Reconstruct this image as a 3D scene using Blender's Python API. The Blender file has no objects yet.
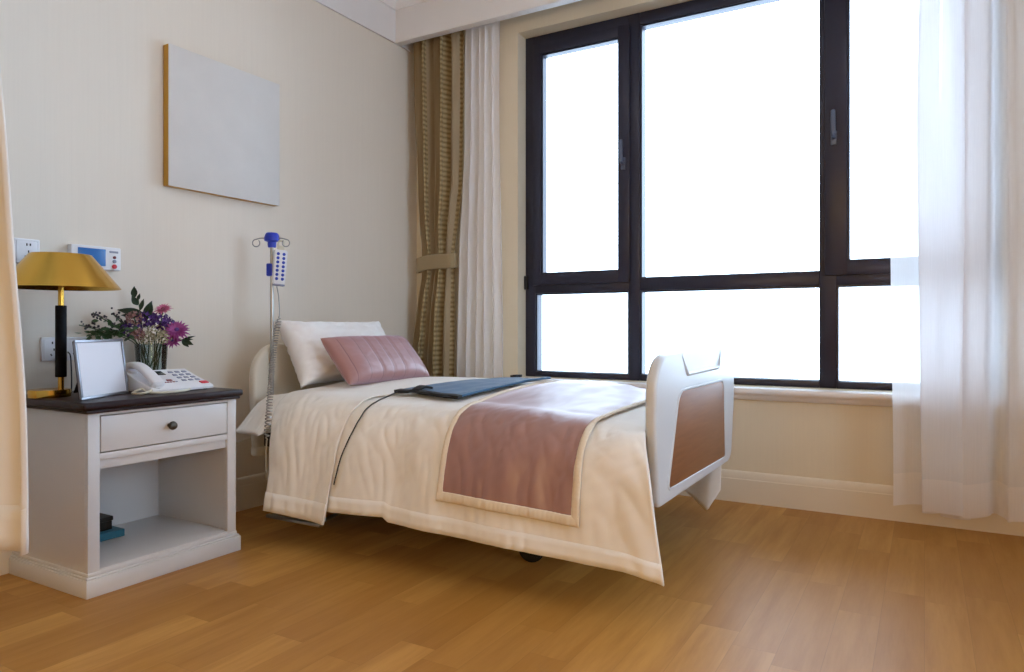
import bpy, bmesh, math, random
from mathutils import Vector, Matrix, noise
random.seed(7)
PI = math.pi
C = bpy.context.scene.collection
SC = bpy.context.scene

# ------------------------------------------------------------------ materials
class NT:
    def __init__(s, name):
        s.m = bpy.data.materials.new(name); s.m.use_nodes = True
        s.t = s.m.node_tree; s.b = s.t.nodes['Principled BSDF']
        s.out = s.t.nodes['Material Output']
    def n(s, typ, **kw):
        x = s.t.nodes.new(typ)
        for k, v in kw.items():
            if k.startswith('i_'):
                key = k[2:]; x.inputs[int(key) if key.isdigit() else key].default_value = v
            else: setattr(x, k, v)
        return x
    def l(s, a, b): s.t.links.new(a, b)
    def math(s, op, a, b=None, c=None):
        x = s.n('ShaderNodeMath', operation=op)
        for i, v in enumerate((a, b, c)):
            if v is None: continue
            if isinstance(v, (int, float)): x.inputs[i].default_value = v
            else: s.l(v, x.inputs[i])
        return x.outputs[0]
    def mix(s, fac, a, b):
        x = s.n('ShaderNodeMix', data_type='RGBA')
        for i, v in ((0, fac), (6, a), (7, b)):
            if isinstance(v, (int, float)): x.inputs[i].default_value = v
            elif isinstance(v, tuple): x.inputs[i].default_value = (*v[:3], 1)
            else: s.l(v, x.inputs[i])
        return x.outputs[2]
    def coord(s, kind='Object'): return s.n('ShaderNodeTexCoord').outputs[kind]
    def noise(s, vec, scale, detail=3, rough=.55):
        x = s.n('ShaderNodeTexNoise'); s.l(vec, x.inputs['Vector'])
        x.inputs['Scale'].default_value = scale; x.inputs['Detail'].default_value = detail
        x.inputs['Roughness'].default_value = rough
        return x.outputs['Fac']
    def mapping(s, vec, scale=(1, 1, 1), rot=(0, 0, 0)):
        x = s.n('ShaderNodeMapping'); s.l(vec, x.inputs['Vector'])
        x.inputs['Scale'].default_value = scale; x.inputs['Rotation'].default_value = rot
        return x.outputs[0]
    def bump(s, h, strength=.2, dist=.01):
        x = s.n('ShaderNodeBump'); s.l(h, x.inputs['Height'])
        x.inputs['Strength'].default_value = strength; x.inputs['Distance'].default_value = dist
        s.l(x.outputs[0], s.b.inputs['Normal'])

def lin(c):
    return tuple((v / 12.92 if v <= .04045 else ((v + .055) / 1.055) ** 2.4) for v in (q / 255 for q in c))

def mat(name, rgb, rough=.5, metal=0, var=.06, nscale=8, bump=0, bscale=60, spec=.5, coat=0, sheen=0):
    """plain material with soft procedural tone variation and optional bump"""
    s = NT(name); c = lin(rgb)
    co = s.coord()
    f = s.noise(co, nscale, 3)
    s.l(s.mix(f, tuple(max(0, v * (1 - var)) for v in c), tuple(min(1, v * (1 + var)) for v in c)), s.b.inputs['Base Color'])
    s.b.inputs['Roughness'].default_value = rough
    s.b.inputs['Metallic'].default_value = metal
    s.b.inputs['Specular IOR Level'].default_value = spec
    s.b.inputs['Coat Weight'].default_value = coat
    s.b.inputs['Sheen Weight'].default_value = sheen
    if bump: s.bump(s.noise(co, bscale, 4), bump, .004)
    return s.m

def m_floor():
    s = NT('oak_planks'); co = s.coord()
    sep = s.n('ShaderNodeSeparateXYZ'); s.l(co, sep.inputs[0])
    W, L = .118, .72
    xr = s.math('DIVIDE', sep.outputs[0], W); row = s.math('FLOOR', xr)
    wn = s.n('ShaderNodeTexWhiteNoise', noise_dimensions='1D'); s.l(row, wn.inputs['W'])
    yr = s.math('ADD', s.math('DIVIDE', sep.outputs[1], L), s.math('MULTIPLY', wn.outputs['Value'], 7.3))
    col = s.math('FLOOR', yr)
    cmb = s.n('ShaderNodeCombineXYZ'); s.l(row, cmb.inputs[0]); s.l(col, cmb.inputs[1])
    w2 = s.n('ShaderNodeTexWhiteNoise', noise_dimensions='2D'); s.l(cmb.outputs[0], w2.inputs['Vector'])
    rnd = w2.outputs['Value']
    # grain stretched along the plank, offset per plank
    off = s.n('ShaderNodeVectorMath', operation='ADD')
    s.l(s.mapping(co, (14, 1.3, 1)), off.inputs[0])
    sc_ = s.n('ShaderNodeVectorMath', operation='SCALE'); s.l(w2.outputs['Color'], sc_.inputs[0]); sc_.inputs['Scale'].default_value = 30
    s.l(sc_.outputs[0], off.inputs[1])
    g = s.noise(off.outputs[0], 1.6, 6, .62)
    g2 = s.noise(s.mapping(co, (90, 5, 1)), 2, 4, .6)
    a, b, c = lin((168, 114, 46)), lin((204, 151, 78)), lin((152, 100, 41))
    base = s.mix(rnd, a, b)
    base = s.mix(s.math('MULTIPLY', s.math('SUBTRACT', g, .36), 1.9), base, c)
    base = s.mix(s.math('MULTIPLY', g2, .32), base, lin((196, 148, 84)))
    fx = s.math('FRACT', xr); fy = s.math('FRACT', yr)
    ex = s.math('MINIMUM', fx, s.math('SUBTRACT', 1, fx)); ey = s.math('MINIMUM', fy, s.math('SUBTRACT', 1, fy))
    jx = s.math('LESS_THAN', ex, .008); jy = s.math('LESS_THAN', ey, .0012)
    j = s.math('MAXIMUM', jx, jy)
    base = s.mix(s.math('MULTIPLY', j, .22), base, lin((92, 58, 24)))
    s.l(base, s.b.inputs['Base Color'])
    s.l(s.math('ADD', s.math('MULTIPLY', g, .15), .32), s.b.inputs['Roughness'])
    s.b.inputs['Specular IOR Level'].default_value = .22
    h = s.math('SUBTRACT', s.math('MULTIPLY', g2, .15), s.math('MULTIPLY', j, .6)); s.bump(h, .12, .002)
    return s.m

def m_wallpaper(name, rgb):
    s = NT(name); co = s.coord(); c = lin(rgb)
    f = s.noise(s.mapping(co, (60, 60, 1.2)), 2, 4)
    f2 = s.noise(co, 1.1, 2)
    base = s.mix(f, tuple(v * .965 for v in c), tuple(min(1, v * 1.03) for v in c))
    base = s.mix(s.math('MULTIPLY', f2, .15), base, tuple(v * .95 for v in c))
    s.l(base, s.b.inputs['Base Color']); s.b.inputs['Roughness'].default_value = .7
    s.b.inputs['Specular IOR Level'].default_value = .25
    s.bump(f, .12, .002)
    return s.m

def m_fabric(name, rgb, rough=.85, weave=500, bump=.15, sheen=.2, var=.05, spec=.2):
    s = NT(name); co = s.coord(); c = lin(rgb)
    f = s.noise(co, 3.5, 3); w = s.noise(co, weave, 2)
    base = s.mix(f, tuple(v * (1 - var) for v in c), tuple(min(1, v * (1 + var)) for v in c))
    s.l(base, s.b.inputs['Base Color']); s.b.inputs['Roughness'].default_value = rough
    s.b.inputs['Sheen Weight'].default_value = sheen; s.b.inputs['Specular IOR Level'].default_value = spec
    s.bump(w, bump, .0015)
    return s.m

def m_drape():
    """plain stripes alternating with crosswise ribbed stripes, along the cloth"""
    s = NT('striped_drape_fabric'); uv = s.coord('UV')
    sep = s.n('ShaderNodeSeparateXYZ'); s.l(uv, sep.inputs[0])
    band = s.math('GREATER_THAN', s.math('FRACT', sep.outputs[0]), .52)
    wob = s.noise(s.mapping(uv, (6, 9, 1)), 2, 3)
    ph = s.math('ADD', s.math('MULTIPLY', sep.outputs[1], 33), s.math('MULTIPLY', wob, .35))
    rib = s.math('FRACT', ph)
    ribm = s.math('SMOOTH_MIN', rib, s.math('SUBTRACT', 1, rib), .1)
    ribm = s.math('MULTIPLY', ribm, 2)
    plain, dark, light = lin((160, 142, 114)), lin((126, 107, 72)), lin((180, 160, 120))
    rc = s.mix(ribm, dark, light)
    s.l(s.mix(band, plain, rc), s.b.inputs['Base Color'])
    s.b.inputs['Roughness'].default_value = .75; s.b.inputs['Sheen Weight'].default_value = .15
    s.b.inputs['Specular IOR Level'].default_value = .25
    s.bump(s.math('MULTIPLY', ribm, band), .5, .006)
    return s.m

def m_sheer(name, opacity, rgb=(240, 241, 246)):
    s = NT(name); t = s.t
    tr = s.n('ShaderNodeBsdfTransparent'); df = s.n('ShaderNodeBsdfDiffuse'); tl = s.n('ShaderNodeBsdfTranslucent')
    df.inputs[0].default_value = (*lin(rgb), 1); tl.inputs[0].default_value = (*lin(rgb), 1)
    m1 = s.n('ShaderNodeMixShader'); m1.inputs[0].default_value = .5; s.l(df.outputs[0], m1.inputs[1]); s.l(tl.outputs[0], m1.inputs[2])
    m2 = s.n('ShaderNodeMixShader')
    f = s.noise(s.mapping(s.coord(), (400, 400, 6)), 1, 2)
    s.l(s.math('ADD', s.math('MULTIPLY', s.math('SUBTRACT', f, .5), .10), opacity), m2.inputs[0])
    s.l(tr.outputs[0], m2.inputs[1]); s.l(m1.outputs[0], m2.inputs[2]); s.l(m2.outputs[0], s.out.inputs[0])
    return s.m

def m_glass(name='clear_glass', tint=(1, 1, 1), refl=1.0):
    s = NT(name)
    tr = s.n('ShaderNodeBsdfTransparent'); tr.inputs[0].default_value = (*tint, 1)
    gl = s.n('ShaderNodeBsdfGlossy'); gl.inputs['Roughness'].default_value = .02
    fr = s.n('ShaderNodeFresnel'); fr.inputs[0].default_value = 1.45
    dust = s.noise(s.coord(), 3, 3)
    m = s.n('ShaderNodeMixShader')
    s.l(s.math('MULTIPLY', fr.outputs[0], s.math('ADD', s.math('MULTIPLY', dust, .1), refl * .9)), m.inputs[0])
    s.l(tr.outputs[0], m.inputs[1]); s.l(gl.outputs[0], m.inputs[2]); s.l(m.outputs[0], s.out.inputs[0])
    return s.m

def m_woodpanel():
    s = NT('walnut_laminate'); co = s.coord()
    g = s.noise(s.mapping(co, (1, 2.2, 28)), 2.2, 5, .6)
    g2 = s.noise(s.mapping(co, (1, 6, 160)), 2, 3)
    b = s.mix(g, lin((112, 68, 36)), lin((156, 104, 62)))
    b = s.mix(s.math('MULTIPLY', g2, .3), b, lin((128, 80, 46)))
    s.l(b, s.b.inputs['Base Color']); s.b.inputs['Roughness'].default_value = .5
    return s.m

def m_satin_seams():
    """pink satin with dark seam lines across the cushion (object X = long way)"""
    s = NT('rose_satin'); co = s.coord()
    sep = s.n('ShaderNodeSeparateXYZ'); s.l(co, sep.inputs[0])
    fx = s.math('FRACT', s.math('ADD', s.math('DIVIDE', sep.outputs[0], .083), .5))
    e = s.math('ABSOLUTE', s.math('SUBTRACT', fx, .5))
    seam = s.math('LESS_THAN', e, .022)
    c = lin((160, 112, 108))
    f = s.noise(co, 6, 3)
    b = s.mix(f, tuple(v * .94 for v in c), tuple(v * 1.06 for v in c))
    s.l(s.mix(s.math('MULTIPLY', seam, .75), b, lin((104, 62, 66))), s.b.inputs['Base Color'])
    s.b.inputs['Roughness'].default_value = .4; s.b.inputs['Specular IOR Level'].default_value = .9; s.b.inputs['Coat Weight'].default_value = .12; s.b.inputs['Coat Roughness'].default_value = .45; s.b.inputs['Sheen Weight'].default_value = .5
    s.b.inputs['Sheen Tint'].default_value = (.8, .75, 1, 1)
    s.bump(s.noise(co, 300, 2), .08, .001)
    return s.m

def m_runner():
    s = NT('dusty_rose_satin'); co = s.coord()
    c = lin((156, 114, 106))
    f = s.noise(s.mapping(co, (26, 2, 2)), 1.6, 4)
    b = s.mix(f, tuple(v * .90 for v in c), tuple(v * 1.08 for v in c))
    s.l(b, s.b.inputs['Base Color'])
    s.b.inputs['Roughness'].default_value = .42; s.b.inputs['Specular IOR Level'].default_value = .9; s.b.inputs['Coat Weight'].default_value = .3; s.b.inputs['Coat Roughness'].default_value = .4; s.b.inputs['Sheen Weight'].default_value = 1
    s.b.inputs['Sheen Roughness'].default_value = .3
    s.b.inputs['Sheen Tint'].default_value = (.86, .86, 1, 1)
    s.bump(f, .2, .006)
    return s.m

def m_brass():
    s = NT('brushed_brass'); co = s.coord()
    f = s.noise(s.mapping(co, (3, 3, 3)), 2, 3)
    s.l(s.mix(f, lin((212, 164, 66)), lin((226, 182, 88))), s.b.inputs['Base Color'])
    s.b.inputs['Metallic'].default_value = 1; s.b.inputs['Roughness'].default_value = .22
    return s.m

M = dict(
    floor=m_floor(), wall=m_wallpaper('cream_wallpaper', (229, 221, 209)), wall2=m_wallpaper('cream_wall_paint', (226, 214, 190)),
    ceil=mat('white_ceiling_paint', (236, 233, 230), .7), trim=mat('cream_trim_paint', (228, 218, 200), .45, var=.02),
    whitetrim=mat('white_trim_paint', (236, 234, 234), .5, var=.02),
    alu=mat('dark_bronze_aluminium', (44, 45, 62), .35, .25, .08, 20), rubber=mat('black_gasket', (16, 16, 18), .6),
    glass=m_glass(), smokeglass=m_glass('grey_vase_glass', (.80, .86, .86), 1.0),
    cab=mat('white_lacquer', (212, 212, 213), .38, var=.02), dark=mat('dark_mahogany', (32, 15, 20), .36, var=.25, nscale=14, spec=.3),
    handle=mat('slate_metal_handle', (88, 98, 120), .35, .5), antique=mat('antique_bronze', (84, 78, 70), .3, .9), brass=m_brass(), black=mat('black_plastic', (18, 18, 20), .45),
    blackleather=mat('black_lamp_grip', (8, 8, 14), .6, bump=.2, spec=.15), phone=mat('white_plastic', (226, 227, 232), .32, var=.02),
    lcd=mat('dark_lcd', (26, 38, 40), .2), greykey=mat('grey_key', (138, 144, 164), .5), red=mat('red_key', (206, 44, 62), .4), darkred=mat('dark_red_key', (122, 28, 44), .4),
    cordw=mat('ivory_cord', (214, 208, 190), .5), bluelcd=mat('blue_screen', (38, 106, 176), .25), ivory=mat('ivory_plastic', (222, 214, 196), .4, var=.02),
    bedplastic=mat('pale_bed_plastic', (206, 211, 216), .34, var=.015), laminate=m_woodpanel(), headplastic=mat('cream_bed_plastic', (218, 211, 196), .4, var=.02),
    linen=m_fabric('white_cotton', (238, 236, 232), .85, bump=.1), linen2=m_fabric('white_pillow_cotton', (238, 237, 237), .85, bump=.1),
    rose=m_satin_seams(), runner=m_runner(), border=m_fabric('cream_quilted_border', (224, 211, 190), .75),
    pad=m_fabric('slate_blue_pad', (58, 102, 140), .6, bump=.2), padtrim=mat('black_binding', (16, 18, 22), .6),
    drape=m_drape(), tie=m_fabric('olive_tieback', (152, 134, 102), .75), sheerL=m_sheer('white_voile_gathered', .88, (252, 252, 255)), sheerR=m_sheer('white_voile', .82, (248, 248, 250)), sheerhem=m_sheer('white_voile_hem', .9, (248, 246, 246)),
    privacy=m_fabric('cream_privacy_cloth', (216, 213, 208), .8), canvas=mat('blank_canvas', (214, 212, 210), .75, bump=.2, bscale=300), gold=mat('gold_canvas_edge', (196, 148, 52), .4, .35),
    steel=mat('brushed_steel', (168, 168, 166), .28, 1), blue=mat('blue_plastic', (24, 56, 196), .35), bluebtn=mat('blue_button', (38, 62, 176), .5),
    framegrey=mat('pewter_frame', (150, 152, 160), .35, .8), paper=mat('blank_photo_paper', (222, 222, 230), .5, var=.01),
    teal=mat('teal_book_cover', (44, 104, 124), .5), metaldark=mat('dark_grey_steel', (34, 34, 38), .45, .5),
    leaf=mat('green_leaf', (52, 84, 48), .5, var=.25), leafd=mat('dark_green_leaf', (34, 58, 40), .5, var=.25), stem=mat('green_stem', (62, 84, 50), .6),
    purple=mat('purple_petal', (84, 52, 128), .6, var=.25, nscale=40), magenta=mat('magenta_petal', (160, 74, 146), .55, var=.2, nscale=40), pink=mat('pink_petal', (206, 112, 152), .55, var=.2, nscale=40),
    filler=mat('pale_filler_bloom', (176, 170, 142), .7, var=.3, nscale=60), mauve=mat('dusty_mauve_petal', (156, 118, 116), .7, var=.25, nscale=40), berry=mat('dark_berry', (38, 34, 46), .4), wire=mat('black_cable', (20, 20, 26), .5), creamwire=mat('cream_cable', (206, 198, 178), .5),
)

# ------------------------------------------------------------------ mesh helpers
def link(name, me, m, parent=None, smooth=True):
    o = bpy.data.objects.new(name, me); C.objects.link(o)
    for x in (m if isinstance(m, (list, tuple)) else [m]): me.materials.append(x)
    if smooth:
        for p in me.polygons: p.use_smooth = True
    if parent: o.parent = parent
    return o

def obj(name, bm, m, parent=None, smooth=True, auto=True):
    bmesh.ops.recalc_face_normals(bm, faces=bm.faces)
    me = bpy.data.meshes.new(name); bm.to_mesh(me); bm.free()
    o = link(name, me, m, parent, smooth)
    if smooth and auto:
        try: me.set_sharp_from_angle(angle=math.radians(42))
        except Exception: pass
    return o

def box(bm, x0, x1, y0, y1, z0, z1, bev=0, seg=2, mi=0):
    vs = [bm.verts.new((x, y, z)) for x in (x0, x1) for y in (y0, y1) for z in (z0, z1)]
    fs = [bm.faces.new([vs[i] for i in q]) for q in ((0, 1, 3, 2), (4, 6, 7, 5), (0, 4, 5, 1), (2, 3, 7, 6), (0, 2, 6, 4), (1, 5, 7, 3))]
    for f in fs: f.material_index = mi
    bmesh.ops.recalc_face_normals(bm, faces=fs)
    if bev:
        es = list({e for f in fs for e in f.edges})
        bmesh.ops.bevel(bm, geom=es, offset=bev, segments=seg, affect='EDGES', profile=.5)
    return vs

def mk(fn):
    bm = bmesh.new(); fn(bm); return bm

def boxobj(name, b, m, parent=None, bev=0, seg=2, loc=None):
    bm = bmesh.new(); box(bm, *b, bev=bev, seg=seg); o = obj(name, bm, m, parent)
    if loc: o.location = loc
    return o

def tube(bm, pts, r, n=10, cap=True, taper=None):
    pts = [Vector(p) for p in pts]; rings = []
    up = Vector((0, 0, 1)); prev = None
    for i, p in enumerate(pts):
        d = (pts[min(i + 1, len(pts) - 1)] - pts[max(i - 1, 0)]).normalized()
        if prev is None:
            a = d.cross(up)
            if a.length < 1e-3: a = d.cross(Vector((1, 0, 0)))
        else: a = prev - d * prev.dot(d)
        a.normalize(); prev = a; b = d.cross(a)
        rr = r if taper is None else r * taper(i / max(1, len(pts) - 1))
        rings.append([bm.verts.new(p + (a * math.cos(2 * PI * k / n) + b * math.sin(2 * PI * k / n)) * rr) for k in range(n)])
    for A, B in zip(rings, rings[1:]):
        for k in range(n): bm.faces.new((A[k], A[(k + 1) % n], B[(k + 1) % n], B[k]))
    if cap: bm.faces.new(rings[0][::-1]); bm.faces.new(rings[-1])

def spline(ctrl, n=10):
    """Catmull-Rom through control points"""
    P = [Vector(p) for p in ctrl]; P = [P[0] * 2 - P[1]] + P + [P[-1] * 2 - P[-2]]; out = []
    for i in range(1, len(P) - 2):
        for k in range(n):
            t = k / n
            a, b, c, d = P[i - 1:i + 3]
            out.append(.5 * ((2 * b) + (c - a) * t + (2 * a - 5 * b + 4 * c - d) * t * t + (3 * b - a - 3 * c + d) * t ** 3))
    out.append(P[-2]); return out

def lathe(bm, prof, n=32, cx=0, cy=0, cap0=False, cap1=False):
    rings = [[bm.verts.new((cx + r * math.cos(2 * PI * k / n), cy + r * math.sin(2 * PI * k / n), z)) for k in range(n)] for r, z in prof]
    for A, B in zip(rings, rings[1:]):
        for k in range(n): bm.faces.new((A[k], A[(k + 1) % n], B[(k + 1) % n], B[k]))
    if cap0: bm.faces.new(rings[0][::-1])
    if cap1: bm.faces.new(rings[-1])

def prism(bm, poly, axis, a0, a1, bev=0, seg=3):
    """poly: list of 2-D points in the plane normal to axis ('x': (y,z), 'y': (x,z), 'z': (x,y))"""
    def P(p, a): return {'x': (a, p[0], p[1]), 'y': (p[0], a, p[1]), 'z': (p[0], p[1], a)}[axis]
    A = [bm.verts.new(P(p, a0)) for p in poly]; B = [bm.verts.new(P(p, a1)) for p in poly]
    f0 = bm.faces.new(A); f1 = bm.faces.new(B[::-1]); fs = [f0, f1]
    for k in range(len(poly)):
        fs.append(bm.faces.new((A[k], B[k], B[(k + 1) % len(poly)], A[(k + 1) % len(poly)])))
    bmesh.ops.recalc_face_normals(bm, faces=fs)
    if bev:
        es = list(set(f0.edges) | set(f1.edges))
        bmesh.ops.bevel(bm, geom=es, offset=bev, segments=seg, affect='EDGES', profile=.5)

def roundpoly(pts, rad, n=8):
    """round the corners of a 2-D polygon; rad: one radius or a list"""
    out = []; N = len(pts)
    for i in range(N):
        p = Vector(pts[i]); a = Vector(pts[i - 1]); b = Vector(pts[(i + 1) % N]); r = rad[i] if isinstance(rad, (list, tuple)) else rad
        if r <= 0: out.append(tuple(p)); continue
        da = (a - p).normalized(); db = (b - p).normalized(); ang = da.angle(db); t = r / math.tan(ang / 2)
        A = p + da * t; B = p + db * t
        cen = p + (da + db).normalized() * (r / math.sin(ang / 2))
        a0 = math.atan2((A - cen).y, (A - cen).x); a1 = math.atan2((B - cen).y, (B - cen).x); d = a1 - a0
        while d > PI: d -= 2 * PI
        while d < -PI: d += 2 * PI
        for k in range(n + 1): out.append((cen.x + r * math.cos(a0 + d * k / n), cen.y + r * math.sin(a0 + d * k / n)))
    return out

def grid(bm, nu, nv, fn, uvfn=None, mi=None):
    V = [[bm.verts.new(fn(i / nu, j / nv)) for j in range(nv + 1)] for i in range(nu + 1)]
    uv = bm.loops.layers.uv.verify() if uvfn else None
    for i in range(nu):
        for j in range(nv):
            f = bm.faces.new((V[i][j], V[i + 1][j], V[i + 1][j + 1], V[i][j + 1]))
            if mi: f.material_index = mi((i + .5) / nu, (j + .5) / nv)
            if uvfn:
                for lp, (a, b) in zip(f.loops, ((i, j), (i + 1, j), (i + 1, j + 1), (i, j + 1))): lp[uv].uv = uvfn(a / nu, b / nv)
    return V

def sph(bm, c, r, seg=8, sc=(1, 1, 1)):
    bmesh.ops.create_uvsphere(bm, u_segments=seg, v_segments=max(4, seg // 2 + 1), radius=r, matrix=Matrix.Translation(c) @ Matrix.Diagonal((*sc, 1)))

def thick(o, t, off=-1):
    md = o.modifiers.new('thickness', 'SOLIDIFY'); md.thickness = t; md.offset = off; return o

def thing(name, label, cat, loc=(0, 0, 0), rot=(0, 0, 0), group=None):
    o = bpy.data.objects.new(name, None); C.objects.link(o); o.empty_display_size = .05
    o.location = loc; o.rotation_euler = rot; o['label'] = label; o['category'] = cat
    if group: o['group'] = group
    return o
def tag(o, label, cat, group=None):
    o['label'] = label; o['category'] = cat
    if group: o['group'] = group
    return o
def struct(o, label=None, cat=None):
    o['kind'] = 'structure'
    if label: o['label'] = label
    if cat: o['category'] = cat
    return o

def lerp(a, b, t): return a + (b - a) * t
def clamp(t, a=0, b=1): return max(a, min(b, t))
def sst(a, b, x): t = clamp((x - a) / (b - a)); return t * t * (3 - 2 * t)
def interp(x, tab):
    if x <= tab[0][0]: return tab[0][1]
    for (a, va), (b, vb) in zip(tab, tab[1:]):
        if x <= b: return lerp(va, vb, (x - a) / (b - a))
    return tab[-1][1]
def nz(x, y, z=0): return noise.noise(Vector((x, y, z)))

# ------------------------------------------------------------------ the room
XL, YW, ZC = -2.913, 3.765, 2.985         # left wall face, window wall face, ceiling
XR, YB = 1.9, -1.9
struct(boxobj('floor', (XL - .2, XR + .2, YB - .2, YW + .22, -.1, 0), M['floor']), 'honey oak plank floor', 'floor')
struct(boxobj('ceiling', (XL - .2, XR + .2, YB - .2, YW + .22, ZC, ZC + .12), M['ceil']), 'white painted ceiling', 'ceiling')
struct(boxobj('wall_left', (XL - .2, XL, YB - .2, YW + .22, 0, ZC), M['wall']), 'cream wallpapered wall behind the bed head', 'wall')
RY0, RY1, RZ0, RZ1 = 1.1, 2.7, .62, 2.62       # added unseen window opening, put in for cool fill light from the right
def wr(bm):
    box(bm, XR, XR + .2, YB - .2, RY0, 0, ZC); box(bm, XR, XR + .2, RY1, YW + .22, 0, ZC)
    box(bm, XR, XR + .2, RY0, RY1, 0, RZ0); box(bm, XR, XR + .2, RY0, RY1, RZ1, ZC)
struct(obj('wall_right', mk(wr), M['wall'], smooth=False), 'cream wall on the right with an added side window opening', 'wall')
w2 = bpy.data.objects.new('added_side_window', None); C.objects.link(w2); struct(w2, 'added unseen side window for cool fill light from the right', 'window')
def fr2(bm):
    a, b = XR + .08, XR + .15
    for y in (RY0 + .001, (RY0 + RY1) / 2 - .035, RY1 - .071): box(bm, a, b, y, y + .07, RZ0 + .001, RZ1 - .001, .004)
    for z in (RZ0 + .001, RZ1 - .071): box(bm, a + .001, b - .001, RY0 + .002, RY1 - .002, z, z + .07, .004)
obj('window_frame', mk(fr2), M['alu'], w2)
boxobj('pane', (XR + .11, XR + .116, RY0 + .04, RY1 - .04, RZ0 + .04, RZ1 - .04), M['glass'], w2)
struct(boxobj('wall_front', (XL, XR, YB - .2, YB, 0, ZC), M['wall']), 'cream wall behind the viewer', 'wall')
WX0, WX1, WZ0, WZ1, WY = -2.142, .304, .595, 2.69, 3.86
def wb(bm):
    box(bm, XL, WX0, YW, YW + .2, 0, ZC); box(bm, WX1, XR, YW, YW + .2, 0, ZC)
    box(bm, WX0, WX1, YW, YW + .2, 0, WZ0); box(bm, WX0, WX1, YW, YW + .2, WZ1, ZC)
struct(obj('wall_back', mk(wb), M['wall2'], smooth=False), 'cream window wall with a deep reveal', 'wall')

# baseboards: two-step profile
def base_prof(d): return [(0, 0), (d, 0), (d, .118), (d - .003, .121), (d - .003, .146), (d - .008, .155), (d - .013, .159), (0, .159)]
def bb(bm): prism(bm, [(YW - q[0], q[1]) for q in base_prof(.018)], 'x', XL + .02, XR)
struct(obj('baseboard_back', mk(bb), M['trim']), 'cream stepped baseboard under the window', 'baseboard')
def bb(bm): prism(bm, [(XL + q[0], q[1]) for q in base_prof(.018)], 'y', YB, YW)
struct(obj('baseboard_left', mk(bb), M['trim']), 'cream stepped baseboard behind nightstand and bed', 'baseboard')

# pelmet board over the curtains, frieze on the left wall and the crown moulding
def pel(bm): box(bm, XL + .013, XR, 3.53, 3.588, 2.700, ZC, .003)
struct(obj('trim_1', mk(pel), M['whitetrim']), 'white pelmet board in front of the curtain tops', 'pelmet')
def fri(bm): box(bm, XL, XL + .013, YB, YW, 2.700, ZC, .002)
struct(obj('trim_2', mk(fri), M['whitetrim']), 'white frieze along the top of the left wall', 'frieze')
crown = [(0, 2.905), (.012, 2.905), (.016, 2.918), (.022, 2.922), (.030, 2.938), (.048, 2.952), (.054, 2.958), (.054, 2.966), (.062, 2.972), (.062, ZC), (0, ZC)]
def crn(bm):
    prism(bm, [(3.53 - a, b) for a, b in crown], 'x', XL + .013, XR)
    prism(bm, [(XL + .013 + a, b) for a, b in crown], 'y', YB, 3.53)
struct(obj('trim_3', mk(crn), M['whitetrim']), 'white stepped crown moulding', 'moulding')
# window sill with a bed mould below it
sillp = [(WY, .593), (3.71, .593), (3.700, .589), (3.697, .58), (3.700, .567), (3.706, .560), (3.716, .556), (3.728, .553), (3.734, .540), (3.744, .532), (3.752, .528), (YW, .528), (YW, .556), (WY, .556)]
def sil(bm): prism(bm, sillp, 'x', WX0 - .05, WX1 + .05)
struct(obj('trim_4', mk(sil), M['whitetrim']), 'white moulded window sill behind the bed', 'sill')

# ------------------------------------------------------------------ the window
win = bpy.data.objects.new('window_1', None); C.objects.link(win); struct(win, 'wide dark-framed window with two casements', 'window')
win.location = (-.92, WY, WZ0)
def wpart(name, fn, m, parent=win, bevel=True):
    bm = bmesh.new(); fn(bm); bmesh.ops.translate(bm, verts=bm.verts, vec=-win.location)
    return obj(name, bm, m, parent)
ZT = 2.688
def fr(bm):
    y0, y1, b = WY, WY + .075, .004
    box(bm, WX0 + .001, -2.072, y0, y1, WZ0, ZT, b); box(bm, .236, WX1 - .001, y0, y1, WZ0, ZT, b)     # jambs
    box(bm, -1.466, -1.399, y0, y1, WZ0, ZT, b); box(bm, -.457, -.378, y0, y1, WZ0, ZT, b)           # mullions
    for a, c in ((-2.074, -1.464), (-1.40, -.456), (-.379, .238)):
        box(bm, a, c, y0 + .001, y1 - .001, WZ0, .629, b); box(bm, a, c, y0 + .001, y1 - .001, 2.618, ZT, b); box(bm, a, c, y0 + .001, y1 - .001, 1.107, 1.182, b)
    # glazing beads of the fixed panes
    for a, c, z0, z1 in ((-1.40, -.456, 1.18, 2.62), (-1.40, -.456, .628, 1.108), (-2.074, -1.475, .628, 1.108), (-.379, .238, .628, 1.108)):
        w, t = .010, .014
        box(bm, a, a + w, y0 + .012, y1, z0, z1); box(bm, c - w * .2, c, y0 + .012, y1, z0, z1)
        box(bm, a, c, y0 + t, y1, z0, z0 + .004); box(bm, a, c, y0 + t, y1, z1 - .010, z1)
wpart('window_frame', fr, M['alu'])
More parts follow.
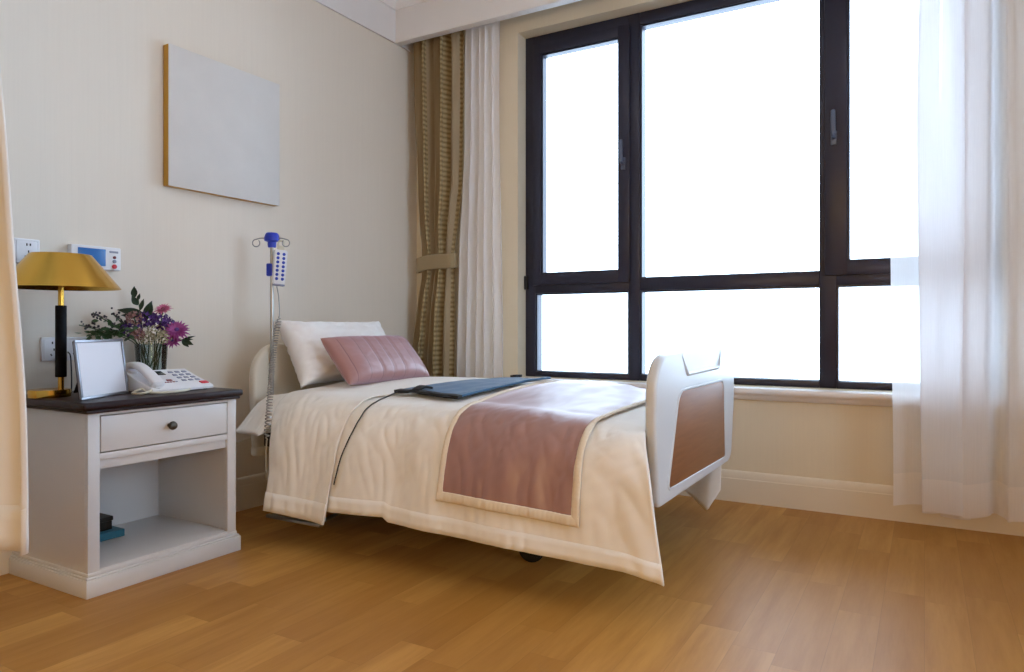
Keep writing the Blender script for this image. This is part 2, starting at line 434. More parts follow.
def sash(x0, x1, z0, z1, st0, st1, hx, flip):
    def s(bm):
        y0, y1, b = WY - .014, WY + .05, .005
        box(bm, x0, x0 + st0, y0, y1, z0, z1, b); box(bm, x1 - st1, x1, y0, y1, z0, z1, b)
        box(bm, x0 + .003, x1 - .003, y0 + .001, y1, z0, 1.231, b); box(bm, x0 + .003, x1 - .003, y0 + .001, y1, 2.568, z1, b)
        for a, c, p, q in ((x0 + st0 - .004, x0 + st0 + .010, 1.229, 2.57), (x1 - st1 - .002, x1 - st1 + .004, 1.229, 2.57), (x0 + st0, x1 - st1, 1.229, 1.233), (x0 + st0, x1 - st1, 2.558, 2.57)):
            box(bm, a, c, y0 + .012, y1, p, q)
    so = wpart('casement_sash', s, M['alu'])
    def h(bm):
        box(bm, hx - .014, hx + .014, WY - .024, WY - .0145, 1.80, 1.87, .004)
        tube(bm, spline([(hx, WY - .022, 1.835), (hx, WY - .05, 1.838), (hx, WY - .056, 1.86)], 6), .009, 10)
        box(bm, hx - .011, hx + .011, WY - .062, WY - .046, 1.85, 1.965, .005)
    hb = mk(h); bmesh.ops.translate(hb, verts=hb.verts, vec=-win.location); obj('sash_handle', hb, M['handle'], so)
    def gk(bm): box(bm, x0 + st0 - .01, x1 - st1 + .01, WY + .02, WY + .026, 1.22, 2.575)
    gb = mk(gk); bmesh.ops.translate(gb, verts=gb.verts, vec=-win.location); obj('sash_pane', gb, M['glass'], so)
sash(-2.085, -1.456, 1.156, 2.632, .058, .072, -1.492, 1)
sash(-.432, .25, 1.156, 2.632, .104, .058, -.388, -1)
for a, c, p, q in ((-1.405, -.45, 1.17, 2.63), (-1.405, -.45, .62, 1.115), (-2.08, -1.46, .62, 1.115), (-.385, .245, .62, 1.115)):
    def pn(bm): box(bm, a, c, WY + .03, WY + .036, p, q)
    wpart('pane', pn, M['glass'])
def hg(bm):
    for z in (1.13,): box(bm, -2.150 + .009, -2.118, WY - .022, WY, z, z + .085, .004)
wpart('hinge', hg, M['rubber'])

# ------------------------------------------------------------------ curtains
def pleated(name, m, edges, zs, nf, amp, y0, nu, nv, uvk=None, hem=None, parent=None, phase=0, sharp=1.0, jit=.3, hm=None, ampz=None, ybulge=None):
    """edges(z)->(xl, xr); pleats run in y"""
    z0, z1 = zs
    rj = [random.uniform(-jit, jit) for _ in range(64)]
    def f(u, v):
        zt = hem(u) if hem else z0
        z = lerp(zt, z1, v)
        xl, xr = edges(z)
        ph = u * nf * 2 * PI + phase + .5 * rj[int(u * 10) % 64] * 0 + .9 * jit * math.sin(u * 9.1 + 1.3) + .5 * jit * math.sin(z * 1.3 + u * 5)
        w = math.sin(ph); w = math.copysign(abs(w) ** sharp, w)
        a = amp * (ampz(z) if ampz else 1) * (1 + .35 * math.sin(u * 17 + 2))
        x = lerp(xl, xr, u) + .35 * a * math.sin(2 * ph) * .5
        y = y0 + a * w + .006 * nz(u * 7, z * 2.2, nf) + (ybulge(z) if ybulge else 0)
        return (x, y, z)
    bm = bmesh.new()
    grid(bm, nu, nv, f, (lambda u, v: (u * uvk, lerp(z0, z1, v))) if uvk else None, hm)
    return obj(name, bm, m, parent, auto=False)

def dr_edges(z):
    l = interp(z, [(0, -2.885), (.75, -2.890), (1.2, -2.815), (1.30, -2.805), (1.42, -2.812), (1.75, -2.845), (2.3, -2.872), (3, -2.885)])
    r = interp(z, [(0, -2.555), (.6, -2.56), (1.2, -2.55), (1.30, -2.555), (1.42, -2.545), (1.8, -2.492), (2.3, -2.48), (3, -2.482)])
    return l, r
t = thing('drape_curtain', 'striped olive beige drape gathered by a tieback in the window corner', 'curtain', (0, 0, 0))
d = pleated('drape_cloth', M['drape'], dr_edges, (.015, 2.96), 5.5, .042, 3.668, 260, 90, uvk=2.75, parent=t, sharp=.8,
            ampz=lambda z: lerp(.55, 1, sst(0, .28, abs(z - 1.305))))
thick(d, .004)
def tb(bm):
    cx, cy, a, b = -2.680, 3.668, .145, .054
    def f(u, v):
        th = 2 * PI * u
        z = 1.258 + .092 * v + .012 * math.cos(th)
        e = 1 + .02 * math.sin(7 * th)
        ca, sa = math.cos(th), math.sin(th)
        return (cx + a * e * math.copysign(abs(ca) ** .6, ca), cy + b * e * math.copysign(abs(sa) ** .6, sa), z + .004 * math.sin(th * 3))
    grid(bm, 72, 8, f, lambda u, v: (.6, v * .11 + 1.2))
tbo = obj('tieback', mk(tb), M['tie'], t); thick(tbo, .004)

s = pleated('sheer_curtain', M['sheerL'], lambda z: (interp(z, [(0, -2.57), (.6, -2.565), (1.4, -2.54), (2, -2.50), (3, -2.49)]), -2.212 + .012 * math.sin(z * 2)), (.02, 2.96), 5.5, .024, 3.690, 220, 60, phase=.6)
tag(s, 'narrow white sheer curtain gathered beside the olive drape', 'curtain')

SP = spline([(-.135, 3.625, 0), (-.06, 3.645, 0), (.03, 3.655, 0), (.065, 3.640, 0), (.03, 3.622, 0), (-.016, 3.606, 0), (-.012, 3.592, 0), (.05, 3.585, 0), (.13, 3.592, 0), (.165, 3.612, 0),
             (.12, 3.638, 0), (.06, 3.655, 0), (.09, 3.668, 0), (.17, 3.66, 0), (.228, 3.645, 0), (.19, 3.622, 0), (.137, 3.604, 0), (.18, 3.588, 0), (.235, 3.594, 0), (.256, 3.63, 0), (.275, 3.655, 0), (.300, 3.65, 0), (.315, 3.62, 0), (.300, 3.598, 0), (.335, 3.588, 0), (.40, 3.60, 0),
             (.42, 3.64, 0), (.45, 3.66, 0), (.49, 3.63, 0), (.50, 3.60, 0), (.56, 3.59, 0), (.62, 3.62, 0), (.66, 3.655, 0), (.71, 3.62, 0), (.76, 3.59, 0), (.83, 3.62, 0), (.88, 3.655, 0), (.95, 3.62, 0)], 10)
def rsheer(bm):
    n = len(SP) - 1
    def f(u, v):
        p = SP[min(n, int(round(u * n)))]
        z = lerp(.088 + .012 * math.sin(u * 40) + .010 * math.sin(u * 13 + 1), 2.96, v)
        k = lerp(1.0, .72, sst(.1, 2.6, z))
        x = p.x + .012 * sst(1.0, .05, z) * sst(.3, 0, u) + .006 * math.sin(z * 2.1 + u * 9) + .004 * nz(u * 9, z * 1.4, 1)
        return (x, 3.625 + (p.y - 3.625) * k + .005 * nz(u * 12, z * 1.2, 4), z)
    grid(bm, n, 100, f, None, lambda u, v: 1 if v < .046 else 0)
s = obj('sheer_curtain', mk(rsheer), [M['sheerR'], M['sheerhem']], auto=False)
tag(s, 'wide translucent white sheer curtain hanging over the right casement', 'curtain')

# privacy curtain in the left foreground, hung from the ceiling
def pvf(u, v, off=0):
    z = lerp(.335 + .012 * math.sin(u * 30), 2.96, v)
    fl = lerp(1, 0, sst(.3, 2.4, z))
    ph = u * 7 * 2 * PI
    lead = sst(.10, 0, u)
    x = -2.014 + fl * .095 - u * .87 - lead * .012 + .018 * math.sin(2 * ph)
    y = .795 + .035 * math.sin(ph + .4) + .105 * lead * lerp(.45, 1, fl) + .006 * nz(u * 9, z * 2)
    return (x + off * .7, y - off, z)
def pv(bm): grid(bm, 220, 90, pvf)
PVB = mk(pv)
o = obj('privacy_curtain', PVB, M['privacy'], auto=False)
thick(o, .004)
o_pc = o
h_ = obj('hem_band', mk(lambda bm: grid(bm, 220, 3, lambda u, v: pvf(u, v * .043, .002))), M['privacy'], o, auto=False); thick(h_, .003)
tag(o, 'cream hemmed privacy curtain hanging in the left foreground by the nightstand', 'curtain')

# ------------------------------------------------------------------ things on the left wall
# blank canvas
t = thing('picture', 'blank white square canvas with gold edges on the wall above the nightstand', 'picture', (XL + .001, 2.258, 1.835))
boxobj('canvas_frame', (0, .036, -.310, .310, -.312, .312), M['gold'], t, .003)
boxobj('canvas_face', (.0362, .041, -.3105, .3105, -.3125, .3125), M['canvas'], t, .0015)

def holes(bm, pts, x, w=.004, h=.009):
    for (y, z, a) in pts:
        vs = box(bm, x, x + .0014, -w / 2, w / 2, -h / 2, h / 2)
        bmesh.ops.rotate(bm, verts=vs, cent=(0, 0, 0), matrix=Matrix.Rotation(a, 3, 'X'))
        bmesh.ops.translate(bm, verts=vs, vec=(0, y, z))
def outlet(label, y, z, w, gangs):
    t = thing('wall_outlet', label, 'outlet', (XL + .001, y, z))
    boxobj('face_plate', (0, .010, -w / 2, w / 2, -.046, .046), M['phone'], t, .004, 3)
    boxobj('socket_insert', (.0102, .0125, -w / 2 + .008, w / 2 - .008, -.038, .038), M['phone'], t, .002)
    for g in gangs:
        hb = bmesh.new()
        holes(hb, [(g - .006, .024, 0), (g + .006, .024, 0), (g, -.002, 0), (g - .0105, -.022, .5), (g + .0105, -.022, -.5)], .0126)
        obj('socket_slots', hb, M['black'], t)
    return t
outlet('white five-hole power outlet half hidden behind the brass lampshade', 1.392, 1.184, .090, (.004,))
outlet('white double outlet plate low on the wall behind the brass lamp', 1.528, .815, .172, (-.042, .042))

# wall control unit with a blue screen
t = thing('wall_control', 'white wall control panel with blue screen above the brass lamp', 'thermostat', (XL + .001, 1.645, 1.179))
boxobj('housing', (0, .030, -.105, .095, -.047, .047), M['phone'], t, .005, 3)
boxobj('screen', (.0302, .0325, -.080, .030, -.032, .036), M['bluelcd'], t, .001)
boxobj('logo_strip', (.0302, .0312, .046, .082, .024, .032), M['greykey'], t)
for z, mm, r in ((.006, M['darkred'], .006), (-.010, M['greykey'], .0075), (-.031, M['red'], .0095)):
    bm = bmesh.new(); lathe(bm, [(0.0001, 0), (r, 0), (r, .004), (r * .8, .005), (.0001, .005)], 18)
    b = obj('button', bm, mm, t); b.rotation_euler = (0, PI / 2, 0); b.location = (.0302, .066, z)

# ------------------------------------------------------------------ nightstand
NX0, NX1, NY0, NY1, NH = XL + .022, -2.394, 1.338, 1.926, .65
t = thing('nightstand', 'white nightstand with dark wooden top, one drawer and open shelf', 'nightstand', (0, 0, 0))
F = NX1 - .010      # body front face
def body(bm):
    p = .040
    box(bm, NX0, F - .020, NY0, NY0 + .022, .012, .612, .0015); box(bm, NX0, F - .020, NY1 - .022, NY1, .012, .612, .0015)   # sides
    box(bm, NX0, NX0 + .012, NY0 + .02, NY1 - .02, .07, .612)                                              # back
    box(bm, F - .022, F, NY0, NY0 + p, .012, .612, .0015); box(bm, F - .022, F, NY1 - p, NY1, .012, .612, .0015)              # stiles
    box(bm, F - .0225, F - .0005, NY0 + p, NY1 - p, .602, .612)                                            # top rail
    box(bm, F - .0225, F - .0005, NY0 + p, NY1 - p, .452, .4735, .001)                                     # rail under drawer
    box(bm, F - .034, F - .014, NY0 + p - .002, NY1 - p + .002, .418, .453, .001)                          # apron
    box(bm, NX0 + .01, F - .03, NY0 + .02, NY1 - .02, .445, .455)                                          # drawer floor
obj('body', mk(body), M['cab'], t)
boxobj('shelf', (NX0 + .012, F - .001, NY0 + .0225, NY1 - .0225, .066, .085), M['cab'], t, .0015)
def plinth(bm):
    prof = [(0, 0), (0, .060), (-.003, .066), (-.004, .072), (-.010, .078), (-.016, .080), (-.016, 0)]
    a, b = NY0 - .012, NY1 + .012; fx = NX1 + .004
    box(bm, NX0, fx, a, b, 0.0, .058, .001); box(bm, NX0, fx - .004, a + .004, b - .004, .058, .066, .0025); box(bm, NX0, fx - .010, a + .009, b - .009, .065, .079, .004)
obj('plinth', mk(plinth), M['cab'], t)
def top(bm):
    box(bm, NX0 - .010, NX1 + .010, NY0 - .016, NY1 + .006, .612, .624, .004, 3)
    box(bm, NX0 - .010, NX1 + .020, NY0 - .028, NY1 + .014, .6235, .650, .009, 4)
obj('tabletop', mk(top), M['dark'], t)
dr = boxobj('drawer', (F - .4, F + .0005, NY0 + .044, NY1 - .044, .4775, .598), M['cab'], t, .0015)
bm = bmesh.new(); lathe(bm, [(.0001, 0), (.0075, 0), (.007, .010), (.009, .014), (.0155, .018), (.0165, .024), (.013, .031), (.0001, .034)], 24)
k = obj('knob', bm, M['antique'], dr); k.rotation_euler = (0, PI / 2, 0); k.location = (F + .0006, (NY0 + NY1) / 2, .539)

# on its open shelf
t = thing('book', 'teal book lying on the open shelf of the nightstand', 'book', (-2.775, 1.53, .0855))
boxobj('cover', (-.08, .075, -.115, .115, 0, .028), M['teal'], t, .002)
boxobj('pages', (-.0806, .072, -.1156, .112, .004, .024), M['paper'], t)
t = thing('storage_box', 'small black box lying on top of the teal book', 'box', (-2.785, 1.53, .114))
boxobj('tray', (-.06, .052, -.08, .085, 0, .034), M['black'], t, .003)
boxobj('lid', (-.063, .055, -.083, .088, .0345, .052), M['black'], t, .003)

# ------------------------------------------------------------------ table lamp
LX, LY = -2.678, 1.396
t = thing('table_lamp', 'brass table lamp with a conical shade and black stem on the nightstand', 'lamp', (LX, LY, .650))
bm = bmesh.new(); lathe(bm, [(.0001, 0), (.066, 0), (.067, .003), (.067, .024), (.065, .027), (.0001, .027)], 48, -.037, -.020)
obj('base', bm, M['brass'], t)
bm = bmesh.new(); lathe(bm, [(.0095, .026), (.0095, .42), (.0001, .42)], 24); obj('stem', bm, M['brass'], t)
bm = bmesh.new(); lathe(bm, [(.0095, .071), (.017, .071), (.018, .073), (.018, .325), (.017, .327), (.0095, .327)], 32); obj('grip', bm, M['blackleather'], t)
bm = bmesh.new(); lathe(bm, [(.0095, .50), (.092, .510), (.0965, .5095), (.0985, .507), (.191, .389), (.190, .3885), (.097, .504), (.0095, .495)], 96); obj('lamp_shade', bm, M['brass'], t)
bm = bmesh.new(); lathe(bm, [(.0001, .40), (.014, .405), (.027, .432), (.027, .452), (.014, .475), (.012, .495), (.0001, .497)], 24); obj('bulb', bm, M['paper'], t)
bm = bmesh.new(); tube(bm, spline([(-.03, .03, .012), (-.07, .07, .004), (-.12, .10, .006), (-.165, .125, .06), (-.195, .137, .135), (-.219, .140, .152)], 8), .0025, 6); obj('cord', bm, M['wire'], t)

# ------------------------------------------------------------------ photo frame
A = Vector((-2.462, 1.352)); B = Vector((-2.600, 1.602))
dirv = (B - A); wdt = dirv.length; ang = math.atan2(dirv.y, dirv.x)
t = thing('photo_frame', 'silver grey photo frame with a blank picture leaning on the nightstand', 'photo frame', (A.x, A.y, .6515), (0, 0, ang))
# local x along the bottom edge, local -y faces the room (front)
lean = .12; fh = .206
def lo(bm, b, bev=.001):
    box(bm, *b, bev=bev)
def leaned(bm): bmesh.ops.rotate(bm, verts=bm.verts, cent=(0, 0, 0), matrix=Matrix.Rotation(-lean, 3, 'X'))
bm = bmesh.new(); fw = .010
for b in ((0, wdt, 0, .010, 0, fw), (0, wdt, 0, .010, fh - fw, fh), (0, fw, 0, .010, fw, fh - fw), (wdt - fw, wdt, 0, .010, fw, fh - fw)): box(bm, *b, bev=.002)
leaned(bm); obj('frame_border', bm, M['framegrey'], t)
bm = bmesh.new(); box(bm, fw - .002, wdt - fw + .002, .005, .008, fw - .002, fh - fw + .002); leaned(bm); obj('photo', bm, M['paper'], t)
bm = bmesh.new(); box(bm,   .004, wdt - .004, .0105, .014, .004, fh - .004, .001); leaned(bm); obj('backing', bm, M['black'], t)
bm = bmesh.new(); v = box(bm, wdt * .36, wdt * .64, .016, .020, 0, .15, .001); bmesh.ops.rotate(bm, verts=bm.verts, cent=(0, .016, .15), matrix=Matrix.Rotation(.32, 3, 'X')); bmesh.ops.translate(bm, verts=bm.verts, vec=(0, .03, .008)); obj('easel', bm, M['black'], t)

# ------------------------------------------------------------------ telephone
t = thing('telephone', 'white desk telephone with handset, dark display and red key on the nightstand', 'telephone', (-2.575, 1.755, .6505))
# local: +x is the front edge, y left(-)/right(+)
def pbody(bm):
    def sec(y): return [( .090, .004), (.092, .012), (.088, .019), (-.020, .052), (-.092, .077), (-.098, .074), (-.098, .004)]
    prism(bm, sec(0), 'y', -.135, .127, .003)
pb = obj('body', mk(pbody), M['phone'], t)
for dx in (.07, -.08):
    for dy in (-.11, .105):
        bm = bmesh.new(); lathe(bm, [(.0001, 0), (.008, 0), (.008, .006), (.0001, .006)], 12, dx, dy); obj('foot', bm, M['black'], t)
def slope(x): return .052 + (x + .020) * ((.019 - .052) / .108) if x > -.02 else .052 + (x + .02) * ((.077 - .052) / -.072)
def on_face(name, x0, x1, y0, y1, m, h=.004, parent=t):
    bm = bmesh.new(); box(bm, x0, x1, y0, y1, -.003, h, .0012)
    for v in bm.verts: v.co.z += slope(v.co.x)
    return obj(name, bm, m, parent)
on_face('display', -.078, -.040, -.056, .008, M['lcd'], .0015)
for r in range(4):
    for c in range(3):
        on_face('key', -.066 + r * .029, -.053 + r * .029, .030 + c * .030, .048 + c * .030, M['greykey'], .003)
on_face('redial_key', .012, .024, -.030, -.008, M['darkred'], .003)
for k in range(5): on_face('key', .034, .0395, -.052 + k * .012, -.043 + k * .012, M['darkred'] if k < 4 else M['greykey'], .0025)
on_face('message_key', .052, .072, .088, .120, M['red'], .004)
# handset lies along x on the left side of the body
def hs(bm):
    path = spline([(-.103, -.108, .086), (-.07, -.108, .101), (-.02, -.108, .094), (.04, -.108, .063), (.088, -.108, .027)], 8)
    rings = []
    for i, p in enumerate(path):
        u = i / (len(path) - 1)
        w = .020 + .006 * (abs(u - .5) * 2) ** 2; hh = .013 + .004 * (abs(u - .5) * 2) ** 3
        e = .45 if i in (0, len(path) - 1) else 1
        d = (path[min(i + 1, len(path) - 1)] - path[max(i - 1, 0)]).normalized(); nrm = Vector((-d.z, 0, d.x))
        rings.append([bm.verts.new(p + Vector((0, 1, 0)) * w * e * math.copysign(abs(math.cos(a)) ** .55, math.cos(a)) + nrm * hh * e * math.copysign(abs(math.sin(a)) ** .55, math.sin(a))) for a in [2 * PI * k / 20 for k in range(20)]])
    for P, Q in zip(rings, rings[1:]):
        for k in range(20): bm.faces.new((P[k], P[(k + 1) % 20], Q[(k + 1) % 20], Q[k]))
    bm.faces.new(rings[0][::-1]); bm.faces.new(rings[-1])
hso = obj('handset', mk(hs), M['phone'], t)
for x0, z0, r in ((-.082, .075, .017), (.070, .022, .017)):
    bm = bmesh.new(); lathe(bm, [(.0001, -.012), (r, -.012), (r + .002, .010), (.0001, .012)], 20)
    cpo = obj('ear_cup', bm, M['phone'], hso); cpo.location = (x0, -.108, z0); cpo.rotation_euler = (0, .5, 0)
bm = bmesh.new(); base = spline([(.082, -.120, .018), (.085, -.165, .006), (.045, -.185, .005), (.03, -.14, .016), (.075, -.145, .008), (.112, -.12, .005), (.118, -.05, .005), (.100, .0, .005), (.092, .02, .008)], 14)
tube(bm, base, .0042, 7); obj('handset_cord', bm, M['cordw'], t)

# ------------------------------------------------------------------ vase and flowers
VX, VY = -2.797, 1.818
t = thing('flower_vase', 'grey glass vase of flowers standing behind the telephone', 'vase', (VX, VY, .6505))
bm = bmesh.new(); lathe(bm, [(.0001, 0), (.050, 0), (.053, .004), (.056, .06), (.063, .18), (.0605, .18), (.053, .06), (.049, .010), (.0001, .010)], 40); obj('glass_body', bm, M['smokeglass'], t)
def V(dx, dz, dd=0):
    """offset in the vase's own frame: dx across, dz up from the table top, dd towards the room"""
    return Vector((VX + .865 * dx + .5 * dd * .0 + .45 * dd, VY + .5015 * dx - .6 * dd, .6505 + dz))
def U(u, v, dd=0):     # a spot in the bouquet, dd metres nearer to the room than the vase
    a, b, d = (u - 512) / 711.6, (327 - v) / 711.6, 2.978 - dd
    return Vector(((-.5015 + .8652 * a) * d, (.8652 + .5015 * a) * d, .9 + b * d))
def stem_path(tip):
    foot = Vector((VX + random.uniform(-.03, .03), VY + random.uniform(-.03, .03), .664))
    neck = Vector((VX + .55 * clamp(tip.x - VX, -.08, .08), VY + .55 * clamp(tip.y - VY, -.08, .08), .6505 + .175))
    return spline([foot, neck, neck.lerp(tip, .6) + Vector((0, 0, .008)), tip], 6)
def flower(name, label, cat, tip, group=None):
    t = thing(name, label, cat, tuple(tip), group=group)
    bm = bmesh.new(); tube(bm, [p - tip for p in stem_path(tip)], .0022, 6); obj('stem', bm, M['stem'], t)
    return t
def leafmesh(bm, L, W, base, dirv, up=Vector((0, 0, 1)), curl=.15):
    dirv = dirv.normalized(); side = dirv.cross(up); side = side.normalized() if side.length > .01 else Vector((1, 0, 0)); nrm = side.cross(dirv)
    def f(u, v):
        w = W * math.sin(PI * clamp(u, .02, .985) ** .8) * (v * 2 - 1)
        return base + dirv * (L * u) + side * w + nrm * (abs(v * 2 - 1) * W * .25 - curl * L * u * u)
    grid(bm, 8, 4, f)
def daisy(t, m, R, n, tilt, cm):
    bm = bmesh.new()
    for lay in range(3):
        for k in range(n):
            a = 2 * PI * (k + lay * .33) / n + random.uniform(-.1, .1); el = .15 + lay * .32
            d = Vector((math.cos(a) * math.cos(el), math.sin(a) * math.cos(el), math.sin(el)))
            leafmesh(bm, R * (1 - lay * .18) * random.uniform(.85, 1.1), R * .13, d * R * .12, d, curl=.18)
    p = obj('petals', bm, m, t, auto=False); p.rotation_euler = tilt
    bm = bmesh.new(); sph(bm, (0, 0, R * .22), R * .2, 10, (1, 1, .6)); c = obj('flower_center', bm, cm, t); c.rotation_euler = tilt
def cluster(t, m, R, n, r, name='florets', sc=(1, 1, .8)):
    bm = bmesh.new()
    for k in range(n):
        z = 1 - 2 * (k + .5) / n; rr = math.sqrt(1 - z * z); a = k * 2.39996
        p = Vector((rr * math.cos(a) * sc[0], rr * math.sin(a) * sc[1], z * sc[2])) * R * random.uniform(.8, 1.05)
        d = p.normalized()
        for q in range(4):
            b = q * PI / 2 + k; s1 = d.orthogonal().normalized(); s2 = d.cross(s1)
            leafmesh(bm, r * 1.3, r * .45, p, (s1 * math.cos(b) + s2 * math.sin(b) + d * .8), d)
    obj(name, bm, m, t, auto=False)
toC = (-.55, .45, 0)
x = flower('pink_aster', 'pink spiky aster at the top of the bouquet', 'flower', U(163, 310, .02)); daisy(x, M['pink'], .036, 16, (.5, .25, 0), M['darkred'])
x = flower('pink_aster', 'magenta spiky aster on the right side of the bouquet', 'flower', U(177, 331, .03)); daisy(x, M['magenta'], .048, 18, (.55, .75, 0), M['purple'])
x = flower('pink_aster', 'magenta aster low at the right edge of the vase', 'flower', U(173, 341, .03)); daisy(x, M['magenta'], .034, 14, (.9, .8, 0), M['purple'])
for k, (p, R, lb) in enumerate(((U(147, 319, .02), .036, 'purple flower head in the upper middle of the bouquet'), (U(160, 321, .01), .036, 'purple flower head just below the pink aster'),
                               (U(131, 329, .05), .036, 'purple flower head at the left of the bouquet'), (U(168, 326, .0), .03, 'purple flower head beside the magenta aster'))):
    x = flower('purple_stock', lb, 'flower', p, 'purple flowers in the bouquet'); cluster(x, M['purple'], R, 34, .011)
for k, (p, R, lb) in enumerate(((U(157, 332, .045), .036, 'pale green filler bloom at the front center of the bouquet'), (U(147, 338, .045), .032, 'pale green filler bloom low over the vase rim'), (U(164, 337, .045), .030, 'pale green filler bloom at the front right over the vase rim'))):
    x = flower('filler_bloom', lb, 'flower', p, 'pale filler blooms in the bouquet'); cluster(x, M['filler'], R, 46, .0065)
x = flower('mauve_bloom', 'dusty mauve bloom at the upper left of the bouquet', 'flower', U(134, 318, .06)); cluster(x, M['mauve'], .028, 24, .010)
x = flower('mauve_bloom', 'dusty mauve bloom at the lower left of the bouquet', 'flower', U(138, 334, .08)); cluster(x, M['mauve'], .022, 22, .010)
# tall leafy sprig
x = flower('leaf_sprig', 'tall sprig with oval green leaves rising above the bouquet', 'foliage', U(138, 298, .03))
bm = bmesh.new()
for (b, d, L, W) in (((-.012, -.006, .0), (-.1, -.05, 1), .050, .014), ((0, 0, -.03), (-.45, -.25, .7), .048, .013), ((0, 0, -.01), (.2, .1, 1), .03, .008), ((.01, .006, -.05), (.15, .1, 1), .048, .010), ((.03, .02, -.085), (.2, .1, 1), .075, .022), ((.020, .01, -.065), (-1, -.6, .22), .115, .016), ((.02, .01, -.078), (-.9, -.5, .12), .10, .014), ((.02, .01, -.07), (.7, .4, .9), .05, .006), ((.03, .02, -.09), (.5, .3, 1.2), .05, .008)):
    leafmesh(bm, L, W, Vector(b), Vector(d), Vector((.4, -.8, .4)))
obj('leaves', bm, M['leafd'], x, auto=False)
x = flower('leaf_sprig', 'sprig of narrow green leaves at the lower right of the bouquet', 'foliage', U(182, 340, .01))
bm = bmesh.new()
for d, L, W in (((.8, .5, .35), .055, .006), ((.8, .5, -.4), .05, .011), ((.6, .4, -.8), .04, .010), ((.9, .5, .1), .045, .006)): leafmesh(bm, L, W, Vector((0, 0, 0)), Vector(d), Vector((.4, -.8, .4)))
obj('leaves', bm, M['leafd'], x, auto=False)
x = flower('leaf_sprig', 'bushy green foliage at the left of the vase behind the photo frame', 'foliage', U(108, 331, .13))
bm = bmesh.new()
for k in range(95):
    a = random.uniform(0, 2 * PI); p = Vector((random.gauss(0, .046) * .865, random.gauss(0, .028) * .5, random.gauss(-.012, .020)))
    p.y += p.x * .58
    leafmesh(bm, random.uniform(.02, .036), random.uniform(.005, .009), p, Vector((math.cos(a), math.sin(a) * .6, random.uniform(-.3, .8))), Vector((.4, -.8, .4)))
obj('leaves', bm, M['leaf'], x, auto=False)
for lb, tip, pts in (('dark berry sprig arching far left above the foliage', U(93, 313, .17), 26), ('dark berry sprig between foliage and purple flowers', U(112, 313, .10), 26), ('dark berry sprig drooping lowest at far left', U(79, 325, .20), 18)):
    x = flower('berry_sprig', lb, 'foliage', tip, 'berry sprigs in the bouquet')
    bm = bmesh.new(); ctr = V(-.03, .19, .02) - tip
    for k in range(pts):
        u = random.random() ** 1.3 * .5; p = ctr * u + Vector((clamp(random.gauss(0, .012), -.02, .02), clamp(random.gauss(0, .007), -.012, .012), clamp(random.gauss(.004, .010), -.015, .02)))
        sph(bm, p, random.uniform(.0034, .006), 6)
    tube(bm, [(0, 0, 0), ctr * .25 + Vector((0, 0, .008)), ctr * .55], .0014, 5)
    obj('berries', bm, M['berry'], x)

# ------------------------------------------------------------------ hospital bed
HX = -2.70
bed = thing('hospital_bed', 'hospital bed with plastic head and foot boards standing under the window', 'bed', (0, 0, 0))
def board(name, x0, x1, m, poly, rads, bev):
    bm = bmesh.new(); prism(bm, roundpoly(poly, rads, 10), 'x', x0, x1, bev, 4); return obj(name, bm, m, bed)
fb_poly = [(2.262, .302), (3.268, .302), (3.322, .56), (3.334, .818), (2.232, .806), (2.228, .56)]
fb = board('footboard', -.792, -.752, M['bedplastic'], fb_poly, [.025, .07, .5, .11, .13, .5], .013)
pan = roundpoly([(2.352, .352), (3.138, .340), (3.112, .668), (2.478, .670)], [.012, .012, .045, .075], 8)
bm = bmesh.new(); prism(bm, pan, 'x', -.7535, -.7495, .0012, 2); obj('wood_panel', bm, M['laminate'], fb)
bm = bmesh.new()   # raised lip round the wood panel
def ring(bm, poly, cen, w, x0, x1):
    A = [Vector((p[0], p[1])) for p in poly]; N = len(A); cols = []
    for i in range(N):
        t_ = (A[(i + 1) % N] - A[i - 1]).normalized(); n_ = Vector((t_.y, -t_.x))
        if (A[i] - cen).dot(n_) < 0: n_ = -n_
        p, q = A[i], A[i] + n_ * w
        cols.append([bm.verts.new((x, y.x, y.y)) for x, y in ((x0, p), (x1, p + n_ * w * .25), (x1, p + n_ * w * .7), (x0, q))])
    for i in range(N):
        a, b = cols[i], cols[(i + 1) % N]
        for k in range(3): bm.faces.new((a[k], a[k + 1], b[k + 1], b[k]))
        bm.faces.new((a[3], a[0], b[0], b[3]))
ring(bm, pan, Vector((2.77, .5)), .010, -.7525, -.7475); obj('panel_lip', bm, M['bedplastic'], fb)
bm = bmesh.new()   # moulded hand grip
gp = roundpoly([(2.520, .797), (2.575, .728), (3.030, .731), (3.070, .799)], [0, .025, .025, 0], 6)
def ridge(bm, pts, w, x0, x1):
    A = [Vector(p) for p in pts]; cols = []; N = len(A)
    for i in range(N):
        t_ = (A[min(i + 1, N - 1)] - A[max(i - 1, 0)]).normalized(); n_ = Vector((t_.y, -t_.x)); e = .15 if i in (0, N - 1) else 1
        cols.append([bm.verts.new((lerp(x0, x1, math.sin(PI * k / 6) * e), (A[i] + n_ * w * (k / 6 - .5)).x, (A[i] + n_ * w * (k / 6 - .5)).y)) for k in range(7)])
    for a, b in zip(cols, cols[1:]):
        for k in range(6): bm.faces.new((a[k], a[k + 1], b[k + 1], b[k]))
        bm.faces.new((a[6], a[0], b[0], b[6]))
    bm.faces.new(cols[0]); bm.faces.new(cols[-1][::-1])
ridge(bm, gp, .018, -.7528, -.7440)
obj('hand_grip', bm, M['bedplastic'], fb)
hb_poly = [(2.262, .302), (3.252, .302), (3.268, .56), (3.268, .822), (2.248, .822), (2.246, .56)]
hb = board('headboard', HX - .02, HX + .022, M['headplastic'], hb_poly, [.03, .03, .5, .15, .15, .5], .013)
